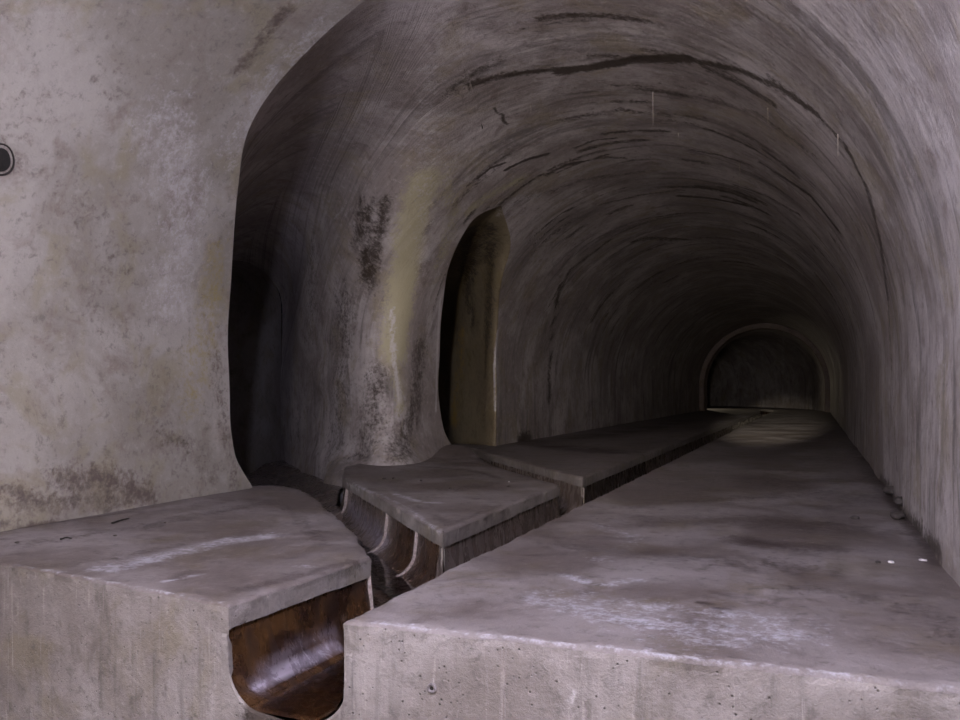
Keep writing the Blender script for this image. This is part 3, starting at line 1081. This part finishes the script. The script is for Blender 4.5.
# floors
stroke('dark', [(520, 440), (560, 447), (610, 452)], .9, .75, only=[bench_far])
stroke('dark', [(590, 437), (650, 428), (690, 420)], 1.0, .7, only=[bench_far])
stroke('dark', [(520, 440), (560, 440), (600, 436)], .35, .8)
stroke('dark', [(740, 540), (770, 545), (830, 548)], .3, .55)
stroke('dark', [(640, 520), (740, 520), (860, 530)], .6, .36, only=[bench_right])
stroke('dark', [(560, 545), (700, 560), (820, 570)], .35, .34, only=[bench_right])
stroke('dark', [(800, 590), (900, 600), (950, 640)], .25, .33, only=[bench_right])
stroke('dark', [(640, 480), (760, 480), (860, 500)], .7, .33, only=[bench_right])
stroke('pale', [(600, 560), (640, 540), (600, 525)], .2, .3, only=[bench_right])
stroke('dark', [(20, 545), (150, 525), (280, 500)], .25, .38, only=[bench_front])
stroke('dark', [(240, 590), (300, 575), (360, 560)], .12, .45, only=[bench_front])
stroke('dark', [(380, 480), (450, 490), (520, 480)], .25, .36, only=[bench_mid])
stroke('dark', [(680, 500), (760, 498), (830, 490)], .35, .3)
stroke('dark', [(690, 495), (720, 478), (760, 470)], .5, .25)
stroke('dark', [(880, 480), (905, 515), (940, 555)], .16, .7)
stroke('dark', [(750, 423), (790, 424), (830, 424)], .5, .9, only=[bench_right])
stroke('dark', [(850, 440), (870, 465), (890, 490)], .3, .6, only=[bench_right])
stroke('dark', [(690, 600), (740, 612)], .03, .9)
stroke('pale', [(560, 600), (620, 615), (700, 635), (780, 630)], .42, .40)  # broad pale lilac tone at the walkway's front
stroke('pale', [(630, 605), (700, 612), (770, 620)], .25, .35)
stroke('pale', [(560, 575), (600, 585), (640, 580)], .10, .45)
stroke('pale', [(110, 568), (180, 552), (230, 540), (268, 536)], .24, .50)
stroke('pale', [(160, 582), (200, 575)], .05, .6)
stroke('pale', [(290, 565), (315, 567)], .06, .5)
stroke('dark', [(20, 570), (110, 560), (200, 540)], .2, .3)
stroke('dark', [(280, 500), (300, 520), (330, 545)], .15, .35)
stroke('pale', [(395, 494), (420, 502), (440, 503)], .09, .6)
stroke('dark', [(430, 467), (470, 470), (500, 478)], .15, .55, only=[bench_mid])
stroke('dark', [(435, 515), (450, 525), (500, 505)], .08, .45, only=[bench_mid])
stroke('pale', [(346, 484), (380, 494), (410, 510), (440, 532)], .05, .5, only=[bench_mid])
stroke('pale', [(432, 686)], .05, .8)
stroke('pale', [(570, 685), (572, 705)], .03, .7)
stroke('dark', [(258, 715), (290, 712), (325, 708)], .14, 1.0, only=[endf])
# worn pale arrises of the front edges
for a, b in (((0, 562), (225, 603)), ((345, 620), (660, 655)), ((660, 655), (955, 690))):
    pts = [(a[0] + (b[0] - a[0]) * t / 24, a[1] + (b[1] - a[1]) * t / 24 - .5) for t in range(25)]
    stroke('pale', pts, .022, .45)
# lilac-pale tone on the beds, then dirt where the branch walls are greyer
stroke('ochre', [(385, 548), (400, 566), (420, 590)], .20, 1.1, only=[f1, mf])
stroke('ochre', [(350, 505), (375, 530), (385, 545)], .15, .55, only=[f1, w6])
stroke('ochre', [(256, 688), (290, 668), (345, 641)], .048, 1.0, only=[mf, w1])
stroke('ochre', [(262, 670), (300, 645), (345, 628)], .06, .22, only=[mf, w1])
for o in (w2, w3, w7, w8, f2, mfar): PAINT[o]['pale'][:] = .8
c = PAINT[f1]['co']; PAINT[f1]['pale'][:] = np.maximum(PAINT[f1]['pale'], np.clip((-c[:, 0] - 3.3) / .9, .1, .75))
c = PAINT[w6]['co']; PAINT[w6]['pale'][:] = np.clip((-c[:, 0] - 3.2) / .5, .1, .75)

for o, d in PAINT.items():
    for a in ('dark', 'pale', 'ochre'):
        at = o.data.attributes.new(a, 'FLOAT', 'POINT')
        at.data.foreach_set('value', np.clip(d[a], 0, 1.5).astype(np.float32))

# ------------------------------------------------------------------ light
def lamp(name, loc, watts, color, r=.12):
    l = bpy.data.lights.new(name, 'POINT')
    l.energy = watts; l.color = color; l.shadow_soft_size = r
    o = bpy.data.objects.new(name, l); o.location = loc
    COL.objects.link(o)
    return o
lamp('lamp_main', (-.9, -1.2, 2.9), 400, (1.0, .93, .78), .12)
lamp('lamp_left', (-3.5, -5.0, 3.3), 520, (.94, .89, .97), .2)
lamp('lamp_right', (-.9, .5, 3.3), 950, (.70, .71, 1.0), .10)
def spot(name, loc, aim, watts, color, deg, r=.1):
    l = bpy.data.lights.new(name, 'SPOT')
    l.energy = watts; l.color = color; l.shadow_soft_size = r
    l.spot_size = math.radians(deg); l.spot_blend = 1.0
    o = bpy.data.objects.new(name, l); o.location = loc
    o.rotation_euler = (Vector(aim) - Vector(loc)).to_track_quat('-Z', 'Y').to_euler()
    COL.objects.link(o)
spot('fill_bend', (-7.0, 51.0, 2.4), (-1.2, 40, 0), 300, (1.0, .84, .62), 50)  # added spot, hidden past the arch ring, to brighten the bend
spot('fill_floor', (-.6, .2, 2.6), (-1.2, 25, 0), 32000, (1.0, .90, .76), 8.5, .03)  # added unseen spot that brightens the far floor
spot('fill_near', (-.6, -.5, 2.3), (-3.3, 14, 1.9), 1300, (1.0, .84, .64), 46)  # added unseen spot that lifts the deeper vault and left wall

w = bpy.data.worlds.new('world'); SC.world = w
w.use_nodes = True
w.node_tree.nodes['Background'].inputs[0].default_value = (.5, .5, .6, 1)
w.node_tree.nodes['Background'].inputs[1].default_value = .0
SC.view_settings.view_transform = 'Standard'
SC.view_settings.look = 'None'
SC.view_settings.gamma = 1
SC.view_settings.exposure = 0.0
